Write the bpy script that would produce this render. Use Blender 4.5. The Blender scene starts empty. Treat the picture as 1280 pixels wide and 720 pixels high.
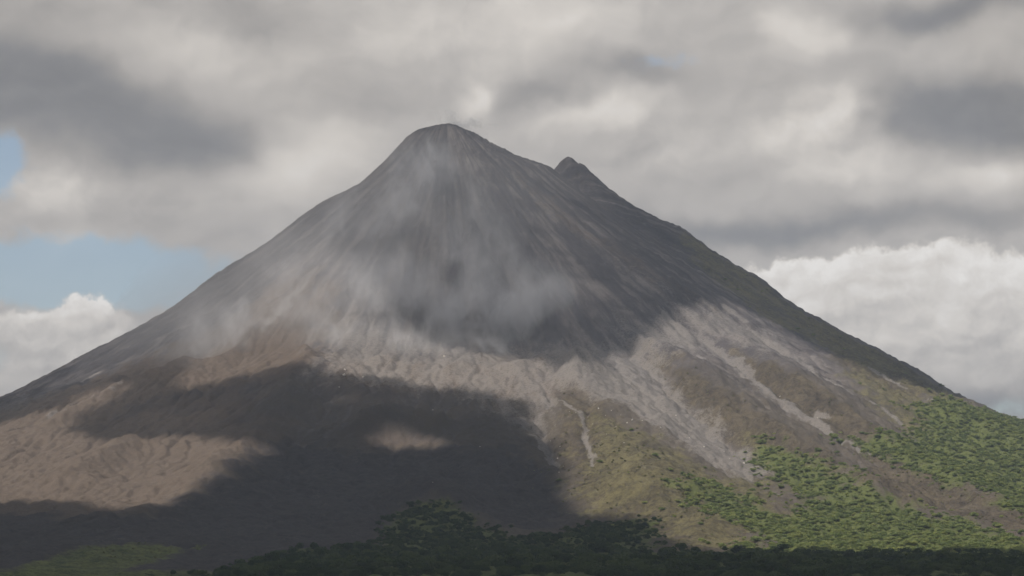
import bpy, math, random
import numpy as np
from mathutils import Vector

random.seed(7)
rng = np.random.default_rng(11)
C = bpy.context.scene.collection
sc = bpy.context.scene

# ------------------------------------------------------------------ camera
FPX = 3055.0                       # focal length in pixels of a 1280 px wide frame
PITCH = math.radians(6.35)
CAM = np.array([0.0, 0.0, 60.0])
cam_d = bpy.data.cameras.new('camera')
cam = bpy.data.objects.new('camera', cam_d); C.objects.link(cam)
cam.location = CAM
cam.rotation_euler = (math.radians(90) + PITCH, 0, 0)
cam_d.sensor_width = 36.0
cam_d.lens = 36.0 * FPX / 1280.0
cam_d.clip_start = 1.0
cam_d.clip_end = 60000.0
sc.camera = cam

# ------------------------------------------------------------------ light
SUN_AZ = math.radians(222.0)        # clockwise from +Y: behind the camera, to the left
SUN_EL = math.radians(50.0)
SDIR = np.array([math.sin(SUN_AZ) * math.cos(SUN_EL), math.cos(SUN_AZ) * math.cos(SUN_EL), math.sin(SUN_EL)])
sun_d = bpy.data.lights.new('sun', 'SUN')
sun_d.energy = 3.7
sun_d.angle = math.radians(0.6)
sun_d.color = (1.0, 0.93, 0.83)
sun = bpy.data.objects.new('sun', sun_d); C.objects.link(sun)
sun.rotation_euler = Vector(SDIR).to_track_quat('Z', 'Y').to_euler()

sc.view_settings.view_transform = 'Standard'
sc.view_settings.look = 'None'
sc.view_settings.gamma = 1.0
sc.view_settings.exposure = 0.2
sc.view_settings.use_curve_mapping = False
sc.render.engine = 'CYCLES'
cy = sc.cycles
cy.use_denoising = True
cy.denoiser = 'OPENIMAGEDENOISE'
cy.use_adaptive_sampling = True
cy.adaptive_threshold = 0.02
cy.max_bounces = 5; cy.diffuse_bounces = 2; cy.glossy_bounces = 1
cy.transmission_bounces = 2; cy.volume_bounces = 1; cy.transparent_max_bounces = 8
cy.sample_clamp_indirect = 4.0


# ------------------------------------------------------------------ node helper
class NT:
    def __init__(s, tree):
        s.t = tree; s.n = tree.nodes; s.l = tree.links
    def node(s, kind, **kw):
        nd = s.n.new(kind)
        for k, v in kw.items(): setattr(nd, k, v)
        return nd
    def put(s, sock, v):
        if isinstance(v, bpy.types.NodeSocket): s.l.new(v, sock)
        elif v is not None: sock.default_value = v
    def m(s, op, a, b=None, c=None, clamp=False):
        nd = s.node('ShaderNodeMath', operation=op, use_clamp=clamp)
        for i, v in enumerate((a, b, c)):
            if v is not None: s.put(nd.inputs[i], v)
        return nd.outputs[0]
    def v(s, op, a, b=None, scale=None):
        nd = s.node('ShaderNodeVectorMath', operation=op)
        s.put(nd.inputs[0], a)
        if b is not None: s.put(nd.inputs[1], b)
        if scale is not None: s.put(nd.inputs['Scale'], scale)
        return nd.outputs['Value'] if op in ('LENGTH', 'DOT_PRODUCT') else nd.outputs['Vector']
    def noise(s, vec, scale, detail=3, rough=0.5, dist=0.0, color=False, lac=2.0):
        nd = s.node('ShaderNodeTexNoise')
        s.put(nd.inputs['Vector'], vec); nd.inputs['Scale'].default_value = scale
        nd.inputs['Detail'].default_value = detail; nd.inputs['Roughness'].default_value = rough
        nd.inputs['Distortion'].default_value = dist; nd.inputs['Lacunarity'].default_value = lac
        return nd.outputs['Color'] if color else nd.outputs['Fac']
    def smooth(s, v, a, b, lo=0.0, hi=1.0):
        nd = s.node('ShaderNodeMapRange', interpolation_type='SMOOTHSTEP')
        for i, x in enumerate((v, a, b, lo, hi)): s.put(nd.inputs[i], x)
        return nd.outputs[0]
    def lin(s, v, a, b, lo=0.0, hi=1.0):
        nd = s.node('ShaderNodeMapRange')
        for i, x in enumerate((v, a, b, lo, hi)): s.put(nd.inputs[i], x)
        return nd.outputs[0]
    def mix(s, f, a, b, blend='MIX'):
        nd = s.node('ShaderNodeMix', data_type='RGBA', blend_type=blend)
        s.put(nd.inputs[0], f)
        for sock, v in ((nd.inputs[6], a), (nd.inputs[7], b)):
            s.put(sock, v if isinstance(v, bpy.types.NodeSocket) else (*v, 1.0))
        return nd.outputs[2]
    def comb(s, x, y, z):
        nd = s.node('ShaderNodeCombineXYZ')
        for i, v in enumerate((x, y, z)): s.put(nd.inputs[i], v)
        return nd.outputs[0]
    def sep(s, v):
        nd = s.node('ShaderNodeSeparateXYZ'); s.put(nd.inputs[0], v); return nd.outputs
    def sepc(s, v):
        nd = s.node('ShaderNodeSeparateColor'); s.put(nd.inputs[0], v); return nd.outputs
    def ramp(s, f, stops):
        nd = s.node('ShaderNodeValToRGB'); s.put(nd.inputs[0], f)
        cr = nd.color_ramp
        while len(cr.elements) < len(stops): cr.elements.new(0.5)
        for e, (p, c) in zip(cr.elements, stops): e.position = p; e.color = (*c, 1.0)
        return nd.outputs[0]


def srgb(*c):
    return tuple((x / 12.92 if x <= 0.04045 else ((x + 0.055) / 1.055) ** 2.4) for x in (v / 255.0 for v in c))


# ------------------------------------------------------------------ sky
def az_el(px, py):
    """Compass direction (azimuth from +Y and elevation, in units of 0.0327 rad) of a point of the sky."""
    x = (px - 640) / FPX; z = (360 - py) / FPX
    y2 = math.cos(PITCH) - z * math.sin(PITCH); z2 = math.sin(PITCH) + z * math.cos(PITCH)
    return math.atan2(x, y2) * FPX / 100, math.atan2(z2, math.hypot(x, y2)) * FPX / 100

world = bpy.data.worlds.new('World'); sc.world = world
world.use_nodes = True
world.node_tree.nodes.clear()
W = NT(world.node_tree)
tc = W.node('ShaderNodeTexCoord').outputs['Generated']
dx, dy, dz = W.sep(W.v('NORMALIZE', tc))
az = W.m('MULTIPLY', W.m('ARCTAN2', dx, dy), FPX / 100)
el = W.m('MULTIPLY', W.m('ARCSINE', dz), FPX / 100)
P0 = W.comb(az, el, 0.0)
w1 = W.v('SUBTRACT', W.noise(P0, 0.55, 3, 0.55, color=True), (0.5, 0.5, 0.5))
w2 = W.v('SUBTRACT', W.noise(P0, 2.2, 5, 0.62, color=True), (0.5, 0.5, 0.5))
P1 = W.v('ADD', P0, W.v('ADD', W.v('MULTIPLY', w1, (1.5, 0.9, 0)), W.v('MULTIPLY', w2, (0.28, 0.22, 0))))
P2 = W.v('ADD', P0, W.v('ADD', W.v('MULTIPLY', w1, (0.5, 0.35, 0)), W.v('MULTIPLY', w2, (0.55, 0.5, 0))))

def blob(P, px, py, rx, ry, rot=0.0):
    a, e = az_el(px, py)
    mp = W.node('ShaderNodeMapping', vector_type='TEXTURE')
    W.put(mp.inputs['Vector'], P)
    mp.inputs['Location'].default_value = (a, e, 0)
    mp.inputs['Rotation'].default_value = (0, 0, math.radians(rot))
    mp.inputs['Scale'].default_value = (rx / 100, ry / 100, 1)
    d2 = W.v('DOT_PRODUCT', mp.outputs[0], mp.outputs[0])
    return W.m('EXPONENT', W.m('MULTIPLY', d2, -1.0))

def blobsum(P, items, base=0.0):
    acc = base
    for (px, py, rx, ry, rot, amp) in items:
        acc = W.m('MULTIPLY_ADD', blob(P, px, py, rx, ry, rot), amp, acc)
    return acc

# luminance of the cloud layer: darker bellies and brighter shoulders
LUM = [(330, 15, 90, 30, 0, -0.10), (230, 60, 150, 35, 0, 0.06), (70, 20, 130, 40, 0, -0.05),
       (400, 200, 110, 60, 10, 0.10), (180, 290, 140, 28, 5, -0.05), (60, 230, 60, 22, 0, 0.08), (110, 290, 60, 16, 0, 0.05),
       (540, 30, 140, 45, 0, 0.06), (450, 110, 60, 50, 0, -0.04), (690, 30, 90, 40, 0, 0.06), (990, 35, 40, 35, 0, 0.10),
       (760, 130, 90, 24, 10, 0.10), (860, 180, 60, 30, 20, 0.03), (930, 200, 60, 22, 20, -0.06), (1040, 130, 36, 36, -40, 0.14),
       (980, 170, 60, 22, 10, 0.10), (1060, 215, 80, 24, 0, 0.08), (1250, 225, 60, 20, 0, 0.10), (1240, 50, 60, 20, 0, 0.02),
       (1180, 460, 110, 30, 0, -0.04), (1250, 515, 110, 24, 0, -0.20), (590, 110, 22, 18, 0, 0.10), (650, 120, 60, 18, 0, -0.05)]
MASS = [(70, 130, 230, 58, -4, 1.0), (230, 175, 110, 34, -2, 0.7), (-60, 90, 160, 60, 0, 0.8), (800, 90, 95, 24, -4, 0.75), (690, 120, 70, 16, 0, 0.45),
        (1170, 8, 150, 26, 0, 1.0), (1180, 128, 150, 42, -8, 0.95), (1110, 165, 80, 22, -14, 0.5), (1270, 150, 80, 45, 0, 0.8), (1020, 70, 60, 20, 0, 0.25),
        (930, 285, 130, 26, 3, 0.85), (1120, 280, 150, 20, 0, 0.6), (790, 260, 60, 30, 0, 0.35), (1250, 290, 60, 16, 0, 0.4)]
LUM = [(a, b, c, d, e, f * (1.5 if f > 0 else 1.0)) for (a, b, c, d, e, f) in LUM]
L = blobsum(P1, LUM, 0.68)
# fluffy relief: the difference of a noise field towards the light
nA = W.noise(W.v('MULTIPLY', P1, (1.0, 1.5, 1.0)), 0.85, 5, 0.50)
nB = W.noise(W.v('MULTIPLY', W.v('ADD', P1, (-0.10, 0.13, 0)), (1.0, 1.5, 1.0)), 0.85, 5, 0.50)
relief = W.m('SUBTRACT', nA, nB)
def puffs(P, sc_, det=4, rg=0.5):
    nd = W.node('ShaderNodeTexVoronoi', voronoi_dimensions='2D', feature='SMOOTH_F1', normalize=True)
    W.put(nd.inputs['Vector'], P); nd.inputs['Scale'].default_value = sc_; nd.inputs['Smoothness'].default_value = 0.35
    nd.inputs['Detail'].default_value = det; nd.inputs['Roughness'].default_value = rg; nd.inputs['Lacunarity'].default_value = 2.3
    return nd.outputs['Distance']
P3 = W.v('MULTIPLY', W.v('ADD', P0, W.v('ADD', W.v('MULTIPLY', w1, (0.3, 0.3, 0)), W.v('MULTIPLY', w2, (0.35, 0.35, 0)))), (1.0, 1.35, 1.0))
pf_ = W.m('SUBTRACT', puffs(W.v('ADD', P3, (-0.09, 0.14, 0)), 1.0), puffs(P3, 1.0))
PUFFY = [(80, 240, 130, 40, 0, 1.0), (1010, 150, 100, 60, -30, 1.0), (780, 170, 110, 50, 0, 0.7), (1150, 350, 260, 80, 0, 1.0), (80, 420, 140, 60, 0, 1.0), (560, 60, 160, 70, 0, 0.5)]
pm = W.m('MINIMUM', blobsum(P0, PUFFY, 0.10), 1.0)
md = W.m('ADD', blobsum(P1, MASS, -0.42), W.m('MULTIPLY', W.m('SUBTRACT', nA, 0.5), 0.9))
L = W.m('MULTIPLY_ADD', W.smooth(md, -0.38, 0.55), -0.07, L)
L = W.m('MULTIPLY_ADD', W.smooth(md, -0.46, 0.85), -0.13, L)
L = W.m('MULTIPLY_ADD', relief, 0.14, L)
L = W.m('MULTIPLY_ADD', W.m('MULTIPLY', pf_, pm), 0.20, L)
L = W.m('MULTIPLY_ADD', W.m('SUBTRACT', nA, 0.5), 0.14, L)
hi = W.smooth(el, 14.0, 22.0)
L = W.m('MULTIPLY_ADD', hi, -0.11, L)
# nearer cumulus heads with crisp edges low on the right and the left
CU = [(1150, 440, 260, 60, 0, 1.0), (1110, 345, 90, 34, 0, 1.0), (1030, 380, 110, 50, 0, 1.0), (1220, 350, 110, 42, 0, 1.0), (1180, 410, 130, 45, 0, 0.8),
      (990, 345, 50, 22, 0, 0.7), (105, 392, 42, 30, 0, 1.1), (132, 404, 34, 24, 0, 0.5), (60, 445, 110, 44, 0, 1.1), (25, 415, 50, 24, 0, 0.5)]
cu = blobsum(P2, CU, -0.52)
cn = W.noise(P0, 3.2, 6, 0.6)
cu = W.m('ADD', cu, W.m('MULTIPLY', W.m('SUBTRACT', cn, 0.5), 1.05))
cum = W.smooth(cu, -0.16, 0.26)
cuL = W.m('ADD', W.lin(cu, 0.0, 0.9, 0.93, 0.84), W.m('ADD', W.m('MULTIPLY', relief, 0.35), W.m('MULTIPLY', pf_, 0.38)))
cuL = W.m('MULTIPLY_ADD', blob(P1, 50, 440, 100, 34), -0.07, cuL)
cuL = W.m('SUBTRACT', cuL, W.smooth(el, az_el(640, 345)[1], az_el(640, 500)[1], 0.0, 0.17))
low = W.smooth(el, az_el(640, 540)[1], az_el(640, 400)[1])
Lc = W.mix(W.m('MULTIPLY', cum, low), W.comb(L, L, L), W.comb(cuL, cuL, cuL))
Lc = W.sepc(Lc)[0]
cloud_col = W.mix(hi, (1, 1, 1), (0.84, 0.96, 1.14))
cloud_col = W.mix(1.0, cloud_col, W.ramp(Lc, [(0.40, srgb(112, 112, 115)), (0.50, srgb(132, 131, 132)), (0.60, srgb(156, 152, 149)),
                        (0.70, srgb(180, 175, 170)), (0.80, srgb(205, 199, 192)), (0.92, srgb(228, 224, 219))]), 'MULTIPLY')
# gaps of blue
GAP = [(-30, 205, 60, 42, 0, 1.3), (20, 330, 150, 40, 0, 1.15), (180, 350, 120, 45, 0, 1.1), (-10, 440, 26, 22, 0, 0.7), (830, 76, 75, 18, 8, 0.50),
       (1262, 30, 40, 30, 0, 0.28), (640, 110, 60, 26, 0, 0.25), (90, 360, 200, 18, 0, 0.3), (1262, 512, 60, 26, 0, 0.55)]
g = blobsum(P2, GAP, -0.45)
g = W.m('ADD', g, W.m('MULTIPLY', W.m('SUBTRACT', cn, 0.5), 0.5))
# away from the valley view: scattered gaps overhead and behind
gg = W.smooth(W.noise(W.v('MULTIPLY', P0, (0.5, 0.8, 1)), 0.18, 5, 0.55), 0.50, 0.62)
gap = W.m('MULTIPLY', W.smooth(g, -0.16, 0.30), W.m('SUBTRACT', 1.0, W.m('MULTIPLY', cum, low)))
gap = W.m('MAXIMUM', gap, W.m('MULTIPLY', W.m('MULTIPLY', hi, gg), 0.6))
sky = W.node('ShaderNodeTexSky', sky_type='NISHITA', sun_disc=False)
sky.sun_elevation = SUN_EL; sky.sun_rotation = SUN_AZ
sky.air_density = 1.0; sky.dust_density = 2.5; sky.altitude = 300
bg1 = W.node('ShaderNodeBackground'); W.put(bg1.inputs[0], sky.outputs[0]); bg1.inputs[1].default_value = 0.11
bg2 = W.node('ShaderNodeBackground'); W.put(bg2.inputs[0], cloud_col); bg2.inputs[1].default_value = 1.0
ms = W.node('ShaderNodeMixShader')
W.put(ms.inputs[0], W.m('MULTIPLY', gap, 0.80)); W.put(ms.inputs[1], bg2.outputs[0]); W.put(ms.inputs[2], bg1.outputs[0])
out = W.node('ShaderNodeOutputWorld'); W.put(out.inputs['Surface'], ms.outputs[0])
world.cycles.sampling_method = 'MANUAL'; world.cycles.sample_map_resolution = 512


# ------------------------------------------------------------------ object helpers
def tag(o, label=None, cat=None, group=None, kind=None):
    if label: o['label'] = label
    if cat: o['category'] = cat
    if group: o['group'] = group
    if kind: o['kind'] = kind
    return o

def mesh_np(name, verts, faces, mat=None, smooth=True):
    """faces: (n,3) or (n,4) int array."""
    me = bpy.data.meshes.new(name)
    nf, k = faces.shape
    me.vertices.add(len(verts)); me.vertices.foreach_set('co', np.ascontiguousarray(verts, np.float32).ravel())
    me.loops.add(nf * k); me.loops.foreach_set('vertex_index', np.ascontiguousarray(faces, np.int32).ravel())
    me.polygons.add(nf); me.polygons.foreach_set('loop_start', np.arange(0, nf * k, k, dtype=np.int32))
    me.polygons.foreach_set('loop_total', np.full(nf, k, np.int32))
    me.polygons.foreach_set('use_smooth', np.full(nf, smooth, bool))
    me.update(calc_edges=True)
    if mat: me.materials.append(mat)
    return me

def link(name, me, parent=None):
    o = bpy.data.objects.new(name, me); C.objects.link(o); o.parent = parent
    return o

def new_mat(name):
    m = bpy.data.materials.new(name); m.use_nodes = True; m.node_tree.nodes.clear()
    return m, NT(m.node_tree)


# ------------------------------------------------------------------ numpy noise
_perm = np.random.default_rng(3).permutation(4096).astype(np.int64)
_ang = np.random.default_rng(5).random(4096) * 2 * np.pi
_gx, _gy = np.cos(_ang), np.sin(_ang)
def gn(x, y, seed=0):
    xi = np.floor(x).astype(np.int64); yi = np.floor(y).astype(np.int64)
    xf = x - xi; yf = y - yi
    u = xf * xf * xf * (xf * (xf * 6 - 15) + 10); v = yf * yf * yf * (yf * (yf * 6 - 15) + 10)
    def c(ix, iy, fx, fy):
        h = _perm[(_perm[(ix + seed * 57) & 4095] + iy) & 4095]
        return _gx[h] * fx + _gy[h] * fy
    a = c(xi, yi, xf, yf); b = c(xi + 1, yi, xf - 1, yf); d = c(xi, yi + 1, xf, yf - 1); e = c(xi + 1, yi + 1, xf - 1, yf - 1)
    return 1.5 * ((a * (1 - u) + b * u) * (1 - v) + (d * (1 - u) + e * u) * v)
def fbm(x, y, o=4, g=0.5, seed=0):
    s = 0; a = 1; f = 1
    for i in range(o): s = s + a * gn(x * f, y * f, seed + i); a *= g; f *= 2.03
    return s
def ridged(x, y, o=4, g=0.5, seed=0):
    s = 0; a = 1; f = 1
    for i in range(o): s = s + a * (1 - 2 * np.abs(gn(x * f, y * f, seed + i))); a *= g; f *= 2.03
    return s
def sst(v, a, b):
    t = np.clip((v - a) / (b - a), 0, 1); return t * t * (3 - 2 * t)


# ------------------------------------------------------------------ shape of the land
AX, AY = -165.0, 6000.0
BX, BY = 147.0, 6250.0
FRONT = ([0, 40, 80, 150, 300, 500, 800, 980, 1100, 1250, 1500, 1800, 2200, 2600, 3000, 3600, 5000, 12000],
         [1131, 1129, 1112, 1060, 950, 805, 605, 490, 448, 395, 300, 208, 128, 80, 54, 38, 25, 12])
LEFT = ([0, 40, 72, 98, 157, 227, 314, 510, 706, 902, 1098, 1500, 2000, 2600, 3200, 5000, 12000],
        [1130, 1128, 1121, 1103, 1036, 967, 921, 777, 634, 524, 408, 255, 145, 85, 55, 25, 12])
RIGHT = ([0, 45, 62, 90, 167, 265, 400, 600, 900, 1200, 1600, 2200, 3000, 5000, 12000],
         [1131, 1124, 1110, 1092, 1050, 1020, 915, 780, 590, 430, 260, 120, 55, 25, 12])
BR = ([0, 30, 60, 98, 180, 303, 385, 507, 589, 794, 998, 1162, 1500, 2000, 2600, 3200, 5000, 12000],
      [1070, 1066, 1046, 1014, 958, 896, 826, 755, 690, 570, 441, 367, 240, 150, 85, 55, 25, 12])
BF = ([0, 30, 100, 300, 600, 1000, 1500, 2200, 3000, 5000, 12000], [1070, 1064, 1000, 850, 640, 400, 210, 90, 50, 25, 12])

def base(x, y):
    dx = x - AX; dy = y - AY; r = np.hypot(dx, dy) + 1e-6
    wr = np.clip(dx / r, 0, 1) ** 2; wl = np.clip(-dx / r, 0, 1) ** 2; wf = 1 - wr - wl
    a = wf * np.interp(r, *FRONT) + wl * np.interp(r, *LEFT) + wr * np.interp(r, *RIGHT)
    dx = x - BX; dy = y - BY; r2 = np.hypot(dx, dy) + 1e-6
    wr = np.clip(dx / r2, 0, 1) ** 2
    b = (1 - wr) * np.interp(r2, *BF) + wr * np.interp(r2, *BR)
    k = 14.0; h = np.clip(0.5 + 0.5 * (a - b) / k, 0, 1)
    z = b + (a - b) * h + k * h * (1 - h)
    # rocky knob of the old crater
    z = z + 12 * np.exp(-(((x - BX + 4) / 22) ** 2 + ((y - BY) / 30) ** 2) ** 3) + 5 * np.exp(-(((x - BX - 34) / 22) ** 2 + ((y - BY) / 30) ** 2))
    # notch of the young crater on the right of the summit
    z = z - 9 * np.exp(-(((x - AX - 48) / 20) ** 2 + ((y - AY + 10) / 30) ** 2))
    # hill of the viewpoint and the wooded rise in front of the volcano
    z = z + 33 * np.exp(-((x / 220) ** 2 + (y / 260) ** 2))
    rise = sst(x, -300, -90) * (0.85 + 0.3 * np.sin(x / 95 + 1.1) * 0.4 + 0.15 * np.sin(x / 33))
    z = z + 9.5 * rise * np.exp(-((y - 2480) / 190) ** 2)
    return z

def hit(pts, fn=base):
    """Where the line of sight through each picture point meets the land: world x, y, z."""
    p = np.asarray(pts, float)
    x = (p[:, 0] - 640) / FPX; z = (360 - p[:, 1]) / FPX
    d = np.stack([x, np.cos(PITCH) - z * np.sin(PITCH), np.sin(PITCH) + z * np.cos(PITCH)], 1)
    ts = np.arange(2300, 7600, 7.0)
    X = d[:, 0:1] * ts; Y = d[:, 1:2] * ts; Z = CAM[2] + d[:, 2:3] * ts
    below = Z < fn(X, Y)
    k = np.where(below.any(1), below.argmax(1), np.abs((Y - AY) + 0).argmin(1))
    i = np.arange(len(p))
    return np.stack([X[i, k], Y[i, k], Z[i, k]], 1)

def dense(pts, n=6, closed=True):
    p = np.asarray(pts, float); q = np.roll(p, -1, 0) if closed else p[1:]
    a = p if closed else p[:-1]
    s = np.linspace(0, 1, n, endpoint=False)[:, None, None]
    r = (a[None] * (1 - s) + q[None] * s).transpose(1, 0, 2).reshape(-1, 2)
    return r if closed else np.vstack([r, p[-1]])

def seg_dist(X, Y, A, B):
    ex, ey = B[0] - A[0], B[1] - A[1]; L2 = ex * ex + ey * ey + 1e-9
    t = np.clip(((X - A[0]) * ex + (Y - A[1]) * ey) / L2, 0, 1)
    return np.hypot(X - A[0] - t * ex, Y - A[1] - t * ey), t

def poly_sd(X, Y, P, pad=120):
    """Signed distance (positive inside) to polygon P in plan."""
    out = np.full(X.shape, -float(pad))
    m = (X > P[:, 0].min() - pad) & (X < P[:, 0].max() + pad) & (Y > P[:, 1].min() - pad) & (Y < P[:, 1].max() + pad)
    x = X[m]; y = Y[m]
    if not x.size: return out
    d = np.full(x.shape, 1e9); ins = np.zeros(x.shape, bool)
    for i in range(len(P)):
        a = P[i]; b = P[(i + 1) % len(P)]
        d = np.minimum(d, seg_dist(x, y, a, b)[0])
        c = (a[1] > y) != (b[1] > y)
        if b[1] != a[1]:
            ins ^= c & (x < (b[0] - a[0]) * (y - a[1]) / (b[1] - a[1]) + a[0])
    out[m] = np.where(ins, np.minimum(d, 9e9), -d)
    return out

def line_d(X, Y, P, widths, pad=260):
    """Distance to polyline divided by its local width."""
    out = np.full(X.shape, 99.0)
    m = (X > P[:, 0].min() - pad) & (X < P[:, 0].max() + pad) & (Y > P[:, 1].min() - pad) & (Y < P[:, 1].max() + pad)
    x = X[m]; y = Y[m]; o = np.full(x.shape, 99.0)
    for i in range(len(P) - 1):
        d, t = seg_dist(x, y, P[i], P[i + 1])
        o = np.minimum(o, d / (widths[i] * (1 - t) + widths[i + 1] * t))
    out[m] = o
    return out

# ------------------------------------------------------------------ the grid: fine where the volcano faces the viewpoint
def axis(lo, hi, step, far_lo, far_hi, grow=1.16):
    a = list(np.arange(lo, hi, step)); s = step; v = a[-1]
    while v < far_hi: s = min(s * grow, 500); v += s; a.append(v)
    s = step; v = lo; pre = []
    while v > far_lo: s = min(s * grow, 500); v -= s; pre.append(v)
    return np.array(pre[::-1] + a)
gx = axis(-1300, 1340, 3.2, -9000, 9000)
gy = axis(2250, 6330, 3.8, -3000, 10500)
X, Y = np.meshgrid(gx, gy)
NYg, NXg = X.shape
Z = base(X, Y)
RA = np.hypot(X - AX, Y - AY); TH = np.arctan2(X - AX, -(Y - AY))       # 0 = towards the viewpoint, + = right

def pl(pts, ws, n=4, fn=hit):
    d = dense(pts, n, False); P = fn(d)[:, :2]
    w = np.interp(np.arange(len(d)) / n, np.arange(len(ws)), ws) if len(ws) == len(pts) else np.full(len(d), ws[0])
    return P, w
# broad ridges (+) and chutes (-): picture line, half widths in m, height
wob = 14 * fbm(X / 90, Y / 90, 3, seed=40); wob2 = 14 * fbm(X / 90, Y / 90, 3, seed=50)
def ridge(pts, ws, h, sharp=1.5):
    global Z
    P, w = pl(pts, ws); d = line_d(X + wob, Y + wob2, P, w)
    Z = Z + h * np.exp(-np.minimum(d, 9) ** sharp)
ridge([(722, 478), (745, 530), (790, 580), (835, 640)], [60, 110, 150, 130], 42, 1.8)
ridge([(800, 432), (870, 478), (950, 545), (1040, 600), (1100, 640)], [25, 60, 75, 80, 60], 30)
ridge([(930, 440), (1010, 500), (1100, 565), (1240, 650)], [45, 75, 80, 70], 30)
ridge([(1060, 455), (1150, 500), (1280, 570)], [40, 60, 70], 22)
ridge([(385, 452), (350, 520), (325, 560), (250, 618)], [40, 50, 45, 60], 30, 1.2)
ridge([(230, 470), (150, 500), (60, 545)], [30, 45, 60], 24, 1.2)
ridge([(150, 482), (60, 522), (0, 555)], [16, 22, 30], 16, 1.2)
ridge([(350, 380), (300, 440), (200, 500)], [20, 30, 40], 14, 1.2)
ridge([(160, 570), (115, 590), (90, 612)], [40, 50, 50], 24, 1.6)
ridge([(420, 480), (470, 520), (480, 545)], [40, 60, 60], 20, 1.6)
ridge([(462, 548), (500, 541), (540, 548)], [32, 36, 30], 30, 2.0)
ridge([(640, 480), (600, 530), (620, 590)], [50, 70, 80], 22, 1.6)
ridge([(520, 628), (540, 634), (560, 640)], [45, 60, 45], 34, 1.5)
ridge([(440, 470), (400, 470)], [30, 30], 14, 1.6)
ridge([(560, 470), (640, 452)], [40, 40], 10, 1.6)
ridge([(640, 478), (700, 462), (735, 480)], [40, 40, 40], 18, 1.6)
ridge([(300, 600), (230, 650), (120, 670)], [60, 70, 70], 22, 1.5)
ridge([(215, 688), (150, 684), (60, 700)], [60, 80, 90], 13, 1.6)
ridge([(790, 640), (850, 660), (900, 680)], [50, 60, 50], 16, 1.6)
ridge([(790, 435), (835, 490), (890, 545), (950, 585)], [26, 34, 40, 55], -24, 1.8)
ridge([(850, 400), (930, 468), (1020, 532), (1090, 572)], [22, 26, 18, 12], -14, 1.6)
ridge([(905, 385), (1000, 458), (1080, 500), (1130, 530)], [16, 18, 14, 10], -10, 1.6)
ridge([(700, 505), (730, 522), (740, 585)], [12, 14, 14], -9, 1.6)
ridge([(668, 540), (690, 572), (705, 600)], [16, 18, 18], -12, 1.6)
ridge([(664, 420), (600, 560), (690, 640)], [30, 40, 60], -12, 1.5)

# radial gullies, rubble and levees
fz = sst(RA, 8500, 3200)                              # fade of all relief towards the far plain
thw = TH + 0.035 * fbm(X / 260, Y / 260, 3, seed=9)
lowm = sst(RA, 850, 1250)
vary = 0.35 + 0.9 * sst(fbm(X / 210, Y / 260, 3, 0.5, 15), -0.5, 0.6)
thf = thw + 0.012 * fbm(X / 70, Y / 70, 3, 0.5, 16)
Z = Z + fz * vary * sst(RA, 60, 500) * (1 - 0.5 * lowm) * (2.6 * vary * ridged(thf * 13, RA / 700, 5, 0.6, 21) + 0.8 * ridged(thf * 70, RA / 300, 4, 0.7, 31))
Z = Z + fz * lowm * sst(RA, 3300, 2400) * ((3.2 + 2.2 * sst(X, -150, 150)) * ridged(thw * 11, RA / 520, 5, 0.55, 61) + 2.6 * vary * ridged(thf * 34 + 0.3 * gn(X / 120, Y / 120), RA / 200, 4, 0.6, 71))
Z = Z + fz * lowm * (4.5 * fbm(X / 130, Y / 130, 4, 0.5, 81) + 2.0 * ridged(X / 42, Y / 42, 4, 0.6, 91) * sst(RA, 3600, 2600))
Z = Z + fz * sst(RA, 20, 120) * 1.2 * fbm(X / 14, Y / 14, 3, 0.6, 101)
rocky = np.exp(-(((X - BX - 20) / 80) ** 2 + ((Y - BY) / 120) ** 2)) + np.exp(-((X - AX - 120) / 120) ** 2 - ((Y - AY) / 120) ** 2)
Z = Z + 5.5 * rocky * ridged(X / 20, Y / 20, 4, 0.65, 111)
Z = Z + 3.0 * sst(RA, 330, 60) * sst(X, AX - 40, AX + 60) * ridged(X / 17, Y / 30, 3, 0.6, 127)
# broken skyline of the old cone
Z = Z + 2.0 * fz * sst(RA, 60, 260) * fbm(X / 22, Y / 60, 3, 0.65, 125)
Z = Z + 3.2 * sst(X, BX, BX + 150) * fz * fbm(X / 26, Y / 60, 3, 0.6, 121)

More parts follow.
